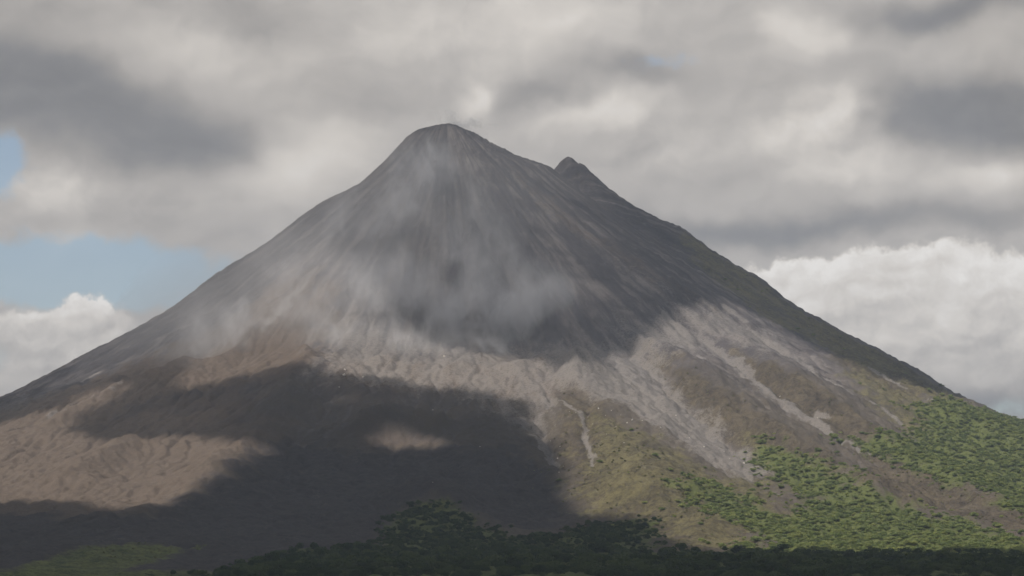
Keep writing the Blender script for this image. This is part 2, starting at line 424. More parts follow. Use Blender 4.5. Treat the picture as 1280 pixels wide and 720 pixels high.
# ---- runoff: many stones rolled downhill, cutting chutes and leaving streaks
ix0, ix1 = np.searchsorted(gx, -1300), np.searchsorted(gx, 1339)
iy0, iy1 = np.searchsorted(gy, 2250), np.searchsorted(gy, 6329)
def box(a, n=1):
    for _ in range(n):
        p = np.pad(a, 1, mode='edge')
        a = (p[:-2, 1:-1] + p[2:, 1:-1] + p[1:-1, :-2] + p[1:-1, 2:] + 4 * a) / 8
    return a
S = Z[iy0:iy1, ix0:ix1].copy()
h_, w_ = S.shape
flow = np.zeros_like(S); late = np.zeros_like(S)
r_sub = RA[iy0:iy1, ix0:ix1]
R2 = np.random.default_rng(17)
NP_, STEPS = 26000, 200
for it in range(9):
    gy_, gx_ = np.gradient(box(S, 1), 3.8, 3.2)
    if it % 3 == 0:
        pr = R2.random(NP_ * 3) ** 0.8
        a_ = R2.random(NP_ * 3) * 2 * np.pi; rr = 40 + pr * 2300
        qx = (AX + rr * np.sin(a_) - gx[ix0]) / 3.2; qy = (AY - rr * np.cos(a_) - gy[iy0]) / 3.8
        ok = (qx > 2) & (qx < w_ - 3) & (qy > 2) & (qy < h_ - 3)
        qx0, qy0 = qx[ok][:NP_], qy[ok][:NP_]
    px_ = qx0 + R2.normal(0, 6, qx0.size); py_ = qy0 + R2.normal(0, 6, qy0.size)
    vx = np.zeros_like(px_); vy = np.zeros_like(py_)
    acc = np.zeros(S.size)
    n = STEPS if it < 8 else 420
    for s_ in range(n):
        jx = np.clip(px_.astype(np.int64), 1, w_ - 2); jy = np.clip(py_.astype(np.int64), 1, h_ - 2)
        idx = jy * w_ + jx
        acc += np.bincount(idx, minlength=S.size)
        sx, sy = gx_.ravel()[idx], gy_.ravel()[idx]
        vx = vx * 0.6 - sx + R2.normal(0, 0.10, sx.size); vy = vy * 0.6 - sy + R2.normal(0, 0.10, sx.size)
        nn = np.hypot(vx, vy) + 1e-3
        px_ += vx / nn * 1.1; py_ += vy / nn * 0.95
        ok = (px_ > 1) & (px_ < w_ - 2) & (py_ > 1) & (py_ < h_ - 2)
        px_, py_, vx, vy = px_[ok], py_[ok], vx[ok], vy[ok]
    acc = acc.reshape(S.shape)
    flow += acc
    cut = np.log1p(box(acc, 1))
    amp = np.interp(r_sub, [0, 200, 900, 1400, 2600, 3200], [0.02, 0.06, 0.08, 0.15, 0.16, 0.0])
    S = S - amp * (cut - 0.6)
    S = S * 0.85 + box(S, 1) * 0.15
Z[iy0:iy1, ix0:ix1] = S
FL = np.zeros_like(Z); FL[iy0:iy1, ix0:ix1] = np.log1p(flow)
FLn = np.zeros_like(Z); FLn[iy0:iy1, ix0:ix1] = np.clip(np.log1p(box(flow, 1)) / 7.5, 0, 1)
# fine broken ground again on top of the cut surface
Z = Z + fz * sst(RA, 800, 1300) * (1.0 * fbm(X / 10, Y / 10, 2, 0.7, 141) + 1.5 * ridged(X / 24, Y / 24, 3, 0.6, 151) * sst(gn(X / 150, Y / 150, 161), -0.4, 0.5))

# ------------------------------------------------------------------ ground cover, laid out in plan
def ground_z(x, y):
    """Height of the finished ground."""
    i = np.clip(np.searchsorted(gx, x) - 1, 0, NXg - 2); j = np.clip(np.searchsorted(gy, y) - 1, 0, NYg - 2)
    u = (x - gx[i]) / (gx[i + 1] - gx[i]); v = (y - gy[j]) / (gy[j + 1] - gy[j])
    return (Z[j, i] * (1 - u) + Z[j, i + 1] * u) * (1 - v) + (Z[j + 1, i] * (1 - u) + Z[j + 1, i + 1] * u) * v
def sample(F, x, y):
    i = np.clip(np.searchsorted(gx, x), 0, NXg - 1); j = np.clip(np.searchsorted(gy, y), 0, NYg - 1)
    return F[j, i]
def real_hit(pts):
    return hit(pts, lambda x, y: ground_z(x.ravel(), y.ravel()).reshape(x.shape))

nz1 = fbm(X / 70, Y / 70, 4, 0.55, 201); nz2 = fbm(X / 28, Y / 40, 4, 0.6, 211)
def zone(pts, soft=16, noise=22, sub=2):
    P = real_hit(dense(pts, sub))[:, :2]
    sd = poly_sd(X, Y, P) + noise * (nz1 * 0.9 + nz2 * 0.8)
    return sst(sd, -3.2 * soft, 2.6 * soft)
def band(pts, ws, rag=0.45):
    P, w = pl(pts, ws, 4, real_hit); d = line_d(X + 0.6 * wob, Y + 0.6 * wob2, P, w)
    return sst(1.35 + 1.3 * rag * nz2 - d, 0, 1.1)
mx = np.maximum
pale = 0.75 * zone([(395, 440), (425, 400), (500, 412), (560, 430), (640, 438), (780, 432), (820, 400), (880, 378), (960, 420), (1010, 450),
              (960, 440), (900, 430), (860, 440), (810, 450), (800, 470), (770, 490), (720, 480), (690, 500), (672, 545), (640, 512), (560, 492), (480, 480), (410, 470)], 26, 30)
pale = mx(pale, zone([(780, 432), (815, 455), (835, 492), (870, 520), (905, 548), (940, 572), (968, 594), (935, 600), (890, 580), (845, 548), (800, 515), (750, 497), (720, 476)], 12, 14))
pale = mx(pale, band([(835, 400), (890, 438), (940, 474), (985, 508), (1030, 535), (1055, 552), (1095, 573)], [22, 24, 20, 16, 11, 8, 5]))
pale = mx(pale, 0.9 * band([(985, 508), (1010, 520), (1040, 524)], [8, 8, 4]))
pale = mx(pale, 0.8 * band([(905, 384), (960, 425), (1010, 460), (1060, 490), (1100, 508), (1130, 530)], [16, 15, 12, 9, 7, 5]))
pale = mx(pale, band([(1090, 463), (1112, 476), (1134, 489)], [7, 9, 4]))
pale = mx(pale, 0.8 * band([(1160, 500), (1182, 503)], [4, 3]))
pale = mx(pale, band([(700, 500), (726, 518), (735, 545), (741, 584)], [6, 7, 6, 5]))
pale = mx(pale, band([(670, 545), (682, 565), (697, 585)], [12, 13, 8]))
pale = mx(pale, 0.7 * band([(395, 335), (360, 375), (330, 415)], [10, 14, 10]))
pale = mx(pale, 0.6 * band([(150, 480), (105, 500), (60, 522)], [8, 9, 8]))
pale = mx(pale, 0.8 * band([(130, 462), (100, 478)], [7, 6]))
tan = zone([(-120, 560), (0, 525), (100, 480), (200, 440), (290, 400), (370, 340), (410, 370), (400, 440), (380, 462), (300, 485), (350, 552), (280, 600), (200, 645), (60, 645), (-120, 665)], 30, 35)
tan = mx(tan, 0.7 * zone([(400, 440), (560, 455), (660, 440), (720, 470), (740, 490), (690, 505), (670, 520), (560, 490), (480, 500), (400, 480)], 25, 30))
tan = mx(tan, 0.8 * zone([(440, 545), (490, 536), (560, 548), (540, 566), (450, 566)], 14, 14))
tan = mx(tan, 0.6 * zone([(780, 425), (830, 440), (870, 470), (900, 500), (880, 510), (840, 480), (800, 455)], 16, 20))
brown = zone([(805, 432), (870, 465), (940, 508), (1000, 540), (1060, 580), (1020, 600), (960, 575), (900, 545), (850, 500)], 14, 20)
brown = mx(brown, zone([(920, 440), (1000, 468), (1070, 515), (1130, 555), (1200, 598), (1300, 650), (1300, 672), (1180, 640), (1050, 600), (1090, 580), (1030, 530), (960, 490)], 14, 20))
brown = mx(brown, 0.8 * zone([(700, 475), (745, 500), (800, 540), (850, 570), (900, 600), (980, 640), (900, 695), (830, 690), (800, 655), (730, 640), (700, 600), (690, 540)], 18, 30))
brown = mx(brown, 0.7 * zone([(980, 380), (1100, 440), (1200, 500), (1120, 500), (1040, 450)], 14, 20))
tan = mx(tan, 0.45 * band([(640, 215), (700, 270), (790, 330), (890, 385)], [18, 40, 50, 40]))
pale = mx(pale, 0.30 * band([(620, 200), (700, 275), (800, 345), (900, 400)], [8, 26, 40, 40]))
grass = 0.75 * zone([(740, 520), (800, 540), (850, 565), (900, 592), (960, 600), (990, 640), (940, 690), (860, 692), (810, 660), (740, 640), (715, 600)], 24, 40)
grass = mx(grass, 0.7 * zone([(1050, 455), (1150, 495), (1280, 535), (1420, 600), (1420, 650), (1280, 630), (1180, 570), (1100, 520)], 20, 30))
grass = mx(grass, 0.65 * zone([(840, 278), (905, 322), (1010, 388), (1100, 440), (1190, 492), (1290, 540), (1200, 520), (1090, 470), (1000, 420), (930, 380), (880, 340)], 18, 20))
grass = mx(grass, 0.8 * zone([(930, 540), (1040, 580), (1080, 600), (1000, 620), (950, 590)], 14, 20))
FOREST = [[(955, 560), (985, 568), (1035, 590), (1060, 608), (1110, 628), (1180, 645), (1240, 668), (1340, 695), (1340, 712), (1200, 705), (1000, 700), (930, 698), (975, 680),
           (930, 655), (893, 640), (868, 616), (885, 605), (920, 622), (960, 646), (1000, 650), (1012, 630), (985, 605), (957, 582)],
          [(1060, 548), (1110, 545), (1150, 550), (1165, 538), (1140, 512), (1195, 500), (1290, 530), (1440, 590), (1440, 700), (1290, 642), (1230, 612), (1160, 590), (1110, 575)],
          [(300, 719), (360, 697), (420, 690), (480, 682), (492, 652), (520, 632), (552, 632), (590, 652), (640, 674), (700, 668), (760, 656), (800, 650), (812, 668), (806, 690), (760, 719)]]
fz1 = zone(FOREST[0], 20, 30); fz2 = zone(FOREST[1], 20, 30); fz3 = zone(FOREST[2], 10, 16)
front_wood = sst(3150 - Y + 60 * nz1, -30, 30) * sst(X, -330, -230) * sst(Y, 1500, 1700)
far_wood = sst(RA + 200 * nz1, 2700, 3100) * sst(Y + 0 * X, 4400, 5200) + sst(np.abs(X), 1500, 1800) * sst(RA, 1500, 1900)
forest = np.clip(mx(mx(fz1, fz2), mx(fz3, mx(front_wood, far_wood))), 0, 1)
meadow = zone([(0, 722), (40, 703), (100, 686), (160, 679), (222, 685), (228, 691), (196, 698), (168, 706), (140, 719)], 10, 10)
meadow = mx(meadow, 0.8 * band([(240, 686), (256, 683)], [6, 3]))
meadow = mx(meadow, 0.7 * zone([(495, 645), (520, 628), (560, 630), (600, 650), (560, 650), (520, 645)], 10, 14))
meadow = mx(meadow, sst(RA, 3300, 3700) * (1 - forest))
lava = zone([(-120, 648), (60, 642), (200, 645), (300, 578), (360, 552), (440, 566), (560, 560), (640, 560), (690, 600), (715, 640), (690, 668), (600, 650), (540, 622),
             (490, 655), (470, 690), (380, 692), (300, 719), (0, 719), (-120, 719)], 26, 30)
lava = mx(lava, 0.5 * zone([(210, 492), (310, 470), (385, 455), (450, 478), (560, 490), (630, 500), (670, 560), (560, 560), (440, 566), (350, 552), (290, 540), (240, 520), (130, 520)], 20, 30))  # ground under the cloud shadow, its shade painted in as dark colour
lava = mx(lava, 0.42 * zone([(545, 190), (590, 210), (660, 320), (760, 425), (690, 440), (600, 435), (510, 380), (470, 310), (520, 240)], 30, 30))  # darker core of the upper face, mixed towards the same dark tone
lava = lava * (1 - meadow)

ver = np.stack([X, Y, Z], -1).reshape(-1, 3)
I = np.arange(NYg * NXg).reshape(NYg, NXg)
fc = np.stack([I[:-1, :-1], I[:-1, 1:], I[1:, 1:], I[1:, :-1]], -1).reshape(-1, 4)

# ---- ground material
mt, N = new_mat('volcanic_ground')
pos = N.node('ShaderNodeNewGeometry').outputs['Position']
A1 = N.node('ShaderNodeAttribute', attribute_name='cover_one'); A2 = N.node('ShaderNodeAttribute', attribute_name='cover_two')
paleS, tanS, brownS = N.sepc(A1.outputs['Color'])[:3]; flowS = A1.outputs['Alpha']
grassS, forS, lavaShadeS = N.sepc(A2.outputs['Color'])[:3]; meadS = A2.outputs['Alpha']
n_big = N.noise(pos, 0.012, 5, 0.6); n_mid = N.noise(pos, 0.05, 5, 0.65); n_fine = N.noise(pos, 0.22, 4, 0.7)
n_grit = N.noise(pos, 0.9, 3, 0.7)
n_j = N.m('ADD', N.m('MULTIPLY', n_big, 0.3), N.m('ADD', N.m('MULTIPLY', n_mid, 0.4), N.m('MULTIPLY', n_fine, 0.3)))
def jit(mask, amt=0.5, nz=None):
    amt = amt * 2.2
    return N.smooth(N.m('MULTIPLY_ADD', N.m('SUBTRACT', nz if nz else n_j, 0.5), amt, mask), 0.18, 0.82)
# streaks of loose stone running straight down the cone
sp_ = N.sep(pos); ex_ = N.m('SUBTRACT', sp_[0], AX); ey_ = N.m('SUBTRACT', sp_[1], AY)
th_ = N.m('ARCTAN2', ex_, N.m('MULTIPLY', ey_, -1.0)); ra_ = N.v('LENGTH', N.comb(ex_, ey_, 0.0))
rv_ = N.comb(N.m('MULTIPLY', th_, 700.0), N.m('MULTIPLY', ra_, 0.10), 0.0)
rn = N.noise(N.v('ADD', rv_, N.v('MULTIPLY', N.noise(pos, 0.01, 3, 0.5, color=True), (20, 20, 0))), 0.045, 6, 0.68)
rmask = N.smooth(ra_, 1700.0, 700.0)
col = N.mix(N.smooth(n_big, 0.35, 0.65), (0.086, 0.076, 0.078), (0.156, 0.138, 0.136))
col = N.mix(N.m('MULTIPLY', N.smooth(ra_, 950.0, 1450.0), 0.9), col, N.mix(n_mid, (0.072, 0.060, 0.048), (0.150, 0.126, 0.100)))
streak = N.smooth(N.m('MULTIPLY_ADD', N.m('SUBTRACT', n_fine, 0.5), 0.25, flowS), 0.30, 0.75)
col = N.mix(N.m('MULTIPLY', streak, 0.45), col, (0.208, 0.186, 0.180))
rs_ = N.smooth(rn, 0.46, 0.60)
col = N.mix(N.m('MULTIPLY', N.m('MULTIPLY', rs_, rmask), N.smooth(n_big, 0.38, 0.60, 0.10, 0.80)), col, (0.242, 0.216, 0.206))
rd = N.noise(N.v('ADD', rv_, (311.0, 57.0, 0.0)), 0.022, 5, 0.62)
col = N.mix(N.m('MULTIPLY', N.m('MULTIPLY', N.smooth(rd, 0.60, 0.44), rmask), 0.75), col, (0.058, 0.054, 0.062))
col = N.mix(N.m('MULTIPLY', jit(tanS, 0.9), 0.85), col, N.mix(n_mid, (0.092, 0.070, 0.056), (0.190, 0.147, 0.117)))
col = N.mix(jit(brownS, 0.8), col, N.mix(N.smooth(n_j, 0.36, 0.64), (0.052, 0.042, 0.034), (0.140, 0.114, 0.078)))
col = N.mix(N.m('MULTIPLY', jit(lavaShadeS, 0.9), 0.80), col, N.mix(n_mid, (0.020, 0.020, 0.026), (0.088, 0.079, 0.083)))  # dark lava and the painted shade share this bluish-black mix
olive = N.mix(N.smooth(n_j, 0.36, 0.64), (0.060, 0.052, 0.030), (0.180, 0.160, 0.080))
col = N.mix(N.m('MULTIPLY', jit(grassS, 1.1), 0.85), col, olive)
col = N.mix(N.m('MULTIPLY', jit(paleS, 1.3, N.m('ADD', N.m('MULTIPLY', rn, 0.6), N.m('MULTIPLY', n_fine, 0.4))), 0.70), col, N.mix(N.m('ADD', N.m('MULTIPLY', n_fine, 0.6), N.m('MULTIPLY', n_grit, 0.4)), (0.150, 0.134, 0.128), (0.350, 0.322, 0.300)))
col = N.mix(jit(forS, 0.5), col, N.mix(n_mid, (0.060, 0.078, 0.026), (0.160, 0.180, 0.058)))
col = N.mix(jit(meadS, 0.4), col, N.mix(N.smooth(n_j, 0.36, 0.64), (0.045, 0.062, 0.022), (0.175, 0.190, 0.065)))
# dry stalks and stones: small specks of their own colour
col = N.mix(N.m('MULTIPLY', N.smooth(n_grit, 0.58, 0.75), 0.35), col, (0.30, 0.26, 0.22))
col = N.mix(N.m('MULTIPLY', N.smooth(n_fine, 0.50, 0.30), 0.45), col, N.mix(1.0, col, (0.38, 0.38, 0.40), 'MULTIPLY'))
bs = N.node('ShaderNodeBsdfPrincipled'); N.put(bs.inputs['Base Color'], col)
bs.inputs['Roughness'].default_value = 0.95; bs.inputs['Specular IOR Level'].default_value = 0.15
bump = N.node('ShaderNodeBump'); bump.inputs['Strength'].default_value = 0.9; bump.inputs['Distance'].default_value = 3.4
N.put(bump.inputs['Height'], N.m('ADD', N.m('MULTIPLY', n_fine, 1.0), N.m('MULTIPLY_ADD', N.m('MULTIPLY', rn, rmask), 0.8, N.m('MULTIPLY', n_grit, 0.35))))
N.put(bs.inputs['Normal'], bump.outputs[0])
o_ = N.node('ShaderNodeOutputMaterial'); N.put(o_.inputs[0], bs.outputs[0])

me = mesh_np('terrain', ver, fc, mt)
for nm, ch in (('cover_one', (pale, tan, brown, FLn)), ('cover_two', (grass, forest, lava, meadow))):
    at = me.color_attributes.new(nm, 'FLOAT_COLOR', 'POINT')
    at.data.foreach_set('color', np.stack([np.clip(c, 0, 1) for c in ch], -1).astype(np.float32).ravel())
terrain = link('volcano_terrain', me)
tag(terrain, 'steep grey ash volcano cone with pale debris chutes and green lower slopes', 'volcano', kind='structure')

def project(x, y, z):
    zz = z - CAM[2]
    d = y * math.cos(PITCH) + zz * math.sin(PITCH); u = -y * math.sin(PITCH) + zz * math.cos(PITCH)
    return 640 + FPX * x / d, 360 - FPX * u / d

# ------------------------------------------------------------------ cloud bank overhead, whose gaps let the sun through
LIT = [[(1440, 580), (1280, 527), (1215, 500), (1180, 492), (1120, 476), (1060, 452), (1010, 428), (950, 396), (905, 374), (870, 377), (835, 395), (805, 418),
        (785, 440), (740, 452), (690, 455), (640, 446), (590, 440), (545, 430), (510, 405), (485, 380), (462, 350), (440, 330), (412, 320),
        (385, 335), (362, 365), (345, 388), (372, 402), (350, 418), (300, 425), (255, 448), (215, 476), (203, 496), (260, 482), (310, 468),
        (350, 461), (385, 452), (410, 470), (450, 473), (490, 478), (520, 488), (560, 486), (600, 495), (640, 505), (660, 525), (648, 548),
        (672, 556), (690, 575), (712, 600), (695, 622), (715, 640), (760, 652), (805, 650), (815, 662), (800, 682), (840, 690), (900, 693), (960, 692), (1010, 690),
        (1100, 698), (1150, 692), (1280, 688), (1440, 690)],
       [(-120, 570), (0, 530), (60, 510), (110, 490), (150, 475), (160, 484), (122, 510), (80, 532), (112, 546), (180, 548), (250, 545), (330, 553),
        (352, 549), (342, 560), (312, 572), (286, 590), (250, 610), (215, 630), (180, 637), (120, 638), (60, 633), (20, 628), (-120, 640)],
       [(345, 325), (372, 318), (400, 312), (430, 322), (400, 375), (345, 430), (262, 468), (215, 494), (203, 488), (235, 455), (262, 432), (300, 404), (320, 365)],
       [(448, 548), (470, 539), (500, 540), (535, 545), (565, 555), (540, 564), (500, 564), (460, 563)],
       [(398, 502), (425, 496), (455, 497), (440, 504), (415, 508)],
       [(95, 480), (112, 468), (130, 462), (118, 473)],
       [(300, 556), (330, 552), (350, 551), (340, 556)]]
HC = 3300.0
cs = 13.0
litP = [real_hit(dense(p, 3))[:, :2] for p in LIT]
def lit_sd(x, y):
    d = np.full(x.shape, -200.0)
    for P in litP: d = np.maximum(d, poly_sd(x, y, P, 200))
    return d + 17 * fbm(x / 60, y / 60, 3, 0.6, 301) + 10 * fbm(x / 22, y / 22, 2, 0.6, 305)
mid = np.array([0.0, 4900.0, 300.0]); cc = mid + SDIR * (HC - mid[2]) / SDIR[2]
cxs = np.arange(cc[0] - 2300, cc[0] + 2300, cs); cys = np.arange(cc[1] - 4300, cc[1] + 2000, cs)
CXg, CYg = np.meshgrid(cxs, cys)
tx = CXg.copy(); ty = CYg.copy(); tz = np.full(tx.shape, 0.0)
lo = np.zeros_like(tx); hi_ = np.full_like(tx, HC / SDIR[2])
kk = np.zeros_like(tx); found = np.zeros(tx.shape, bool); th = np.full_like(tx, HC / SDIR[2])
for t in np.arange((HC - 1200) / SDIR[2], HC / SDIR[2], 12.0):
    x = CXg - SDIR[0] * t; y = CYg - SDIR[1] * t; z = HC - SDIR[2] * t
    b = (z < base(x, y)) & ~found
    th[b] = t; found |= b
for _ in range(14):
    zz_ = ground_z((CXg - SDIR[0] * th).ravel(), (CYg - SDIR[1] * th).ravel()).reshape(th.shape)
    th = 0.3 * th + 0.7 * (HC - zz_) / SDIR[2]
gxx = CXg - SDIR[0] * th; gyy = CYg - SDIR[1] * th
sdv = lit_sd(gxx, gyy)
edge = np.minimum(np.minimum(CXg - cxs[0], cxs[-1] - CXg), np.minimum(CYg - cys[0], cys[-1] - CYg)) + 160 * fbm(CXg / 300, CYg / 300, 4, 0.55, 311) - 150
body = np.minimum(-sdv, edge)                     # > 0 inside the cloud
cell = (body[:-1, :-1] + body[1:, :-1] + body[:-1, 1:] + body[1:, 1:]) > 0
thick = np.sqrt(np.clip(body, 0, 400)) * 9
pf = np.clip(1.3 + fbm(CXg / 160, CYg / 160, 5, 0.55, 321), 0.3, 3)
jx_ = 5 * gn(CXg / 17, CYg / 17, 331); jy_ = 5 * gn(CXg / 17, CYg / 17, 332)
top = np.stack([CXg + jx_, CYg + jy_, HC + 4 + thick * pf], -1).reshape(-1, 3)
bot = np.stack([CXg + jx_, CYg + jy_, HC - 4 - 0.12 * thick * pf], -1).reshape(-1, 3)
J = np.arange(CXg.size).reshape(CXg.shape)
q = np.stack([J[:-1, :-1], J[:-1, 1:], J[1:, 1:], J[1:, :-1]], -1)[cell]
nv = CXg.size
rims = []
cp = np.pad(cell, 1)
for (dyy, dxx, a, b) in ((-1, 0, 0, 1), (0, 1, 1, 2), (1, 0, 2, 3), (0, -1, 3, 0)):
    nb = cp[1 + dyy:cp.shape[0] - 1 + dyy, 1 + dxx:cp.shape[1] - 1 + dxx]
    m = ~nb[cell]
    qa, qb = q[m][:, a], q[m][:, b]
    rims.append(np.stack([qa, qb, qb + nv, qa + nv][::-1], -1))
F = np.vstack([q, (q + nv)[:, ::-1]] + rims)
vz_ = zz_ + 60 * fbm(CXg / 200, CYg / 200, 3, 0.5, 341)
thin = np.maximum(sst(vz_, 430 - 90 * sst(gxx, -350, -600), 600 - 120 * sst(gxx, -350, -600)), 0.60 * sst(vz_, 230, 360)) * (1 - 0.55 * sst(gxx, 120, 360))
used = np.unique(F); remap = np.zeros(2 * nv, np.int64); remap[used] = np.arange(used.size)
mc, N = new_mat('cloud_white')
bs = N.node('ShaderNodeBsdfDiffuse'); bs.inputs[0].default_value = (0.85, 0.85, 0.86, 1)
ts_ = N.node('ShaderNodeBsdfTranslucent'); ts_.inputs[0].default_value = (0.85, 0.86, 0.88, 1)
mm = N.node('ShaderNodeMixShader'); mm.inputs[0].default_value = 0.30
N.put(mm.inputs[1], bs.outputs[0]); N.put(mm.inputs[2], ts_.outputs[0])
tr_ = N.node('ShaderNodeBsdfTransparent'); mt2 = N.node('ShaderNodeMixShader')
N.put(mt2.inputs[0], N.m('MULTIPLY', N.node('ShaderNodeAttribute', attribute_name='thin').outputs['Fac'], 0.70))
N.put(mt2.inputs[1], mm.outputs[0]); N.put(mt2.inputs[2], tr_.outputs[0])
o_ = N.node('ShaderNodeOutputMaterial'); N.put(o_.inputs[0], mt2.outputs[0])
clouds = link('clouds', mesh_np('clouds', np.vstack([top, bot])[used], remap[F], mc))
at = clouds.data.attributes.new('thin', 'FLOAT', 'POINT')
at.data.foreach_set('value', np.concatenate([thin.ravel(), thin.ravel()])[used].astype(np.float32))
tag(clouds, 'broken bank of grey cloud drifting high over the slope', 'clouds', kind='structure')

# ------------------------------------------------------------------ plants
def leaf_mat(name, c1, c2, c3):
    m, N = new_mat(name)
    oi = N.node('ShaderNodeObjectInfo').outputs['Random']
    ps = N.node('ShaderNodeNewGeometry').outputs['Position']
    n = N.noise(ps, 0.035, 3, 0.6); n2 = N.noise(ps, 0.6, 2, 0.6)
    f = N.m('ADD', N.m('MULTIPLY', oi, 0.65), N.m('MULTIPLY', n, 0.45), clamp=True)
    col = N.ramp(f, [(0.12, c1), (0.50, c2), (0.92, c3)])
    col = N.mix(N.m('MULTIPLY', n2, 0.5), col, c2)
    d = N.node('ShaderNodeBsdfDiffuse'); N.put(d.inputs[0], col)
    t = N.node('ShaderNodeBsdfTranslucent'); N.put(t.inputs[0], col)
    x = N.node('ShaderNodeMixShader'); x.inputs[0].default_value = 0.35
    N.put(x.inputs[1], d.outputs[0]); N.put(x.inputs[2], t.outputs[0])
    o = N.node('ShaderNodeOutputMaterial'); N.put(o.inputs[0], x.outputs[0])
    return m
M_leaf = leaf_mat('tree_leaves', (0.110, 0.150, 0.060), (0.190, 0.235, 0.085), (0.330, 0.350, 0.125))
M_leaf_shade = leaf_mat('shade_darkened_leaves', (0.034, 0.056, 0.026), (0.062, 0.092, 0.036), (0.120, 0.155, 0.060))  # darker copy of the tree leaves, shade of the wood put into the colour
M_shrub = leaf_mat('shrub_leaves', (0.100, 0.108, 0.050), (0.160, 0.162, 0.072), (0.240, 0.225, 0.105))
m_, N = new_mat('bark')
d = N.node('ShaderNodeBsdfDiffuse'); N.put(d.inputs[0], N.mix(N.noise(N.node('ShaderNodeNewGeometry').outputs['Position'], 3.0, 3), (0.07, 0.055, 0.04), (0.16, 0.13, 0.10)))
o_ = N.node('ShaderNodeOutputMaterial'); N.put(o_.inputs[0], d.outputs[0]); M_bark = m_

def crown_mesh(name, seed, n, lobes, H=1.0, spread=0.42, leaf=0.06, mat=None, flat=0.75, low=0.35):
    """Unit-height crown: leaf clumps spread over and through several uneven lobes."""
    r = np.random.default_rng(seed)
    cs_, rs_ = [], []
    for i in range(lobes):
        a = r.random() * 6.283; q_ = spread * math.sqrt(r.random()) * (0.9 if i else 0)
        cs_.append((q_ * math.cos(a), q_ * math.sin(a), low + (1 - low) * (0.25 + 0.5 * r.random()) - 0.25 * q_)); rs_.append(0.16 + 0.13 * r.random())
    cs_ = np.array(cs_); rs_ = np.array(rs_)
    k = r.choice(lobes, n, p=rs_ ** 2 / (rs_ ** 2).sum())
    d = r.normal(size=(n, 3)); d[:, 2] = d[:, 2] * 0.9 + 0.35; d /= np.linalg.norm(d, axis=1)[:, None]
    rad = rs_[k] * (0.72 + 0.34 * r.random(n))
    p = cs_[k] + d * rad[:, None] * np.array([1.15, 1.15, flat])
    nrm = d + 0.55 * r.normal(size=(n, 3)); nrm /= np.linalg.norm(nrm, axis=1)[:, None]
    t = np.cross(nrm, r.normal(size=(n, 3))); t /= np.linalg.norm(t, axis=1)[:, None]; b = np.cross(nrm, t)
    s = leaf * (0.6 + 0.8 * r.random(n))[:, None]
    v = np.stack([p - t * s, p - b * s * 0.7, p + t * s, p + b * s * 0.7], 1)
    v[:, 1] += nrm * s * 0.25; v[:, 3] += nrm * s * 0.25
    f = np.arange(n * 4).reshape(n, 4)
    return mesh_np(name, v.reshape(-1, 3) * H, f, mat, smooth=False), cs_, rs_

def trunk_mesh(name, cs_, top=0.55, r0=0.022):
    vs, fs = [], []
    def tube(a, b, ra, rb, n=6):
        a = Vector(a); b = Vector(b); ax = (b - a).normalized(); u = ax.orthogonal().normalized(); w = ax.cross(u)
        k = len(vs)
        for P, R in ((a, ra), (b, rb)):
            for i in range(n):
                g = 6.2832 * i / n; vs.append(P + u * math.cos(g) * R + w * math.sin(g) * R)
        for i in range(n): fs.append((k + i, k + (i + 1) % n, k + n + (i + 1) % n, k + n + i))
    tube((0, 0, -0.06), (0.01, 0.01, top * 0.6), r0, r0 * 0.75); tube((0.01, 0.01, top * 0.6), (0, 0, top * 1.15), r0 * 0.75, r0 * 0.35)
    for c in cs_[:6]: tube((0.01, 0.01, top * 0.58), tuple(c), r0 * 0.5, r0 * 0.15, 5)
    return mesh_np(name, np.array([tuple(v) for v in vs]), np.array(fs), M_bark)

def slope_ok(x, y):
    return True

def scatter(n, x0, x1, y0, y1, dens, seed, gap=None):
    r = np.random.default_rng(seed)
    x = x0 + (x1 - x0) * r.random(n); y = y0 + (y1 - y0) * r.random(n)
    keep = r.random(n) < dens(x, y)
    x, y = x[keep], y[keep]; z = ground_z(x, y)
    u, v = project(x, y, z)
    m = (u > -90) & (u < 1370) & (v < 780)
    return x[m], y[m], z[m], u[m], v[m]

# wood on the nearer rise: candidate trees, nearest rows become things of their own
tx_, ty_, tz_, tu, tv = scatter(9000, -420, 760, 2150, 3150, lambda x, y: 0.55 * sample(front_wood, x, y), 401)
sel = np.argsort(ty_)
vis = []
hgt = 5.5 + 9.0 * rng.random(len(tx_)) ** 2.2
# a tree shows when its top rises over the lower edge of the frame and over the trees before it
sky_line = np.full(1500, 730.0)
for i in sel:
    ut, vt = project(tx_[i], ty_[i], tz_[i] + hgt[i])
    a, b = int(ut) - 5, int(ut) + 6
    if a < 0 or b >= 1280 + 100: continue
    seg = sky_line[a + 50:b + 50]
    if vt < seg.mean() - 0.5: vis.append(i)
    sky_line[a + 50:b + 50] = np.minimum(seg, vt + 1.5)
print('front trees in view', len(vis), 'of', len(tx_))
vis = vis[:300]
rest = np.setdiff1d(np.arange(len(tx_)), vis)

protos = []
for k in range(5):
    cm, cs_, rs_ = crown_mesh('tree_crown', 500 + k, 1500, 9 + k, spread=0.40 + 0.05 * (k % 3), leaf=0.040, mat=M_leaf_shade, low=0.28)
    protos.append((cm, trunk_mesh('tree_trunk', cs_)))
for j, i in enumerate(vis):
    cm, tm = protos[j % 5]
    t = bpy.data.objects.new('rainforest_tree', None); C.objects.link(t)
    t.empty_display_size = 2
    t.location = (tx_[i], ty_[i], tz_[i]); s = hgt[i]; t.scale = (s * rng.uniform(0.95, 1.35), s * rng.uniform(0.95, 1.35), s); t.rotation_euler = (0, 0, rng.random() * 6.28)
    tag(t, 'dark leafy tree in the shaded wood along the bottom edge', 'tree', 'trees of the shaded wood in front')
    link('crown', cm, t); link('trunk', tm, t)

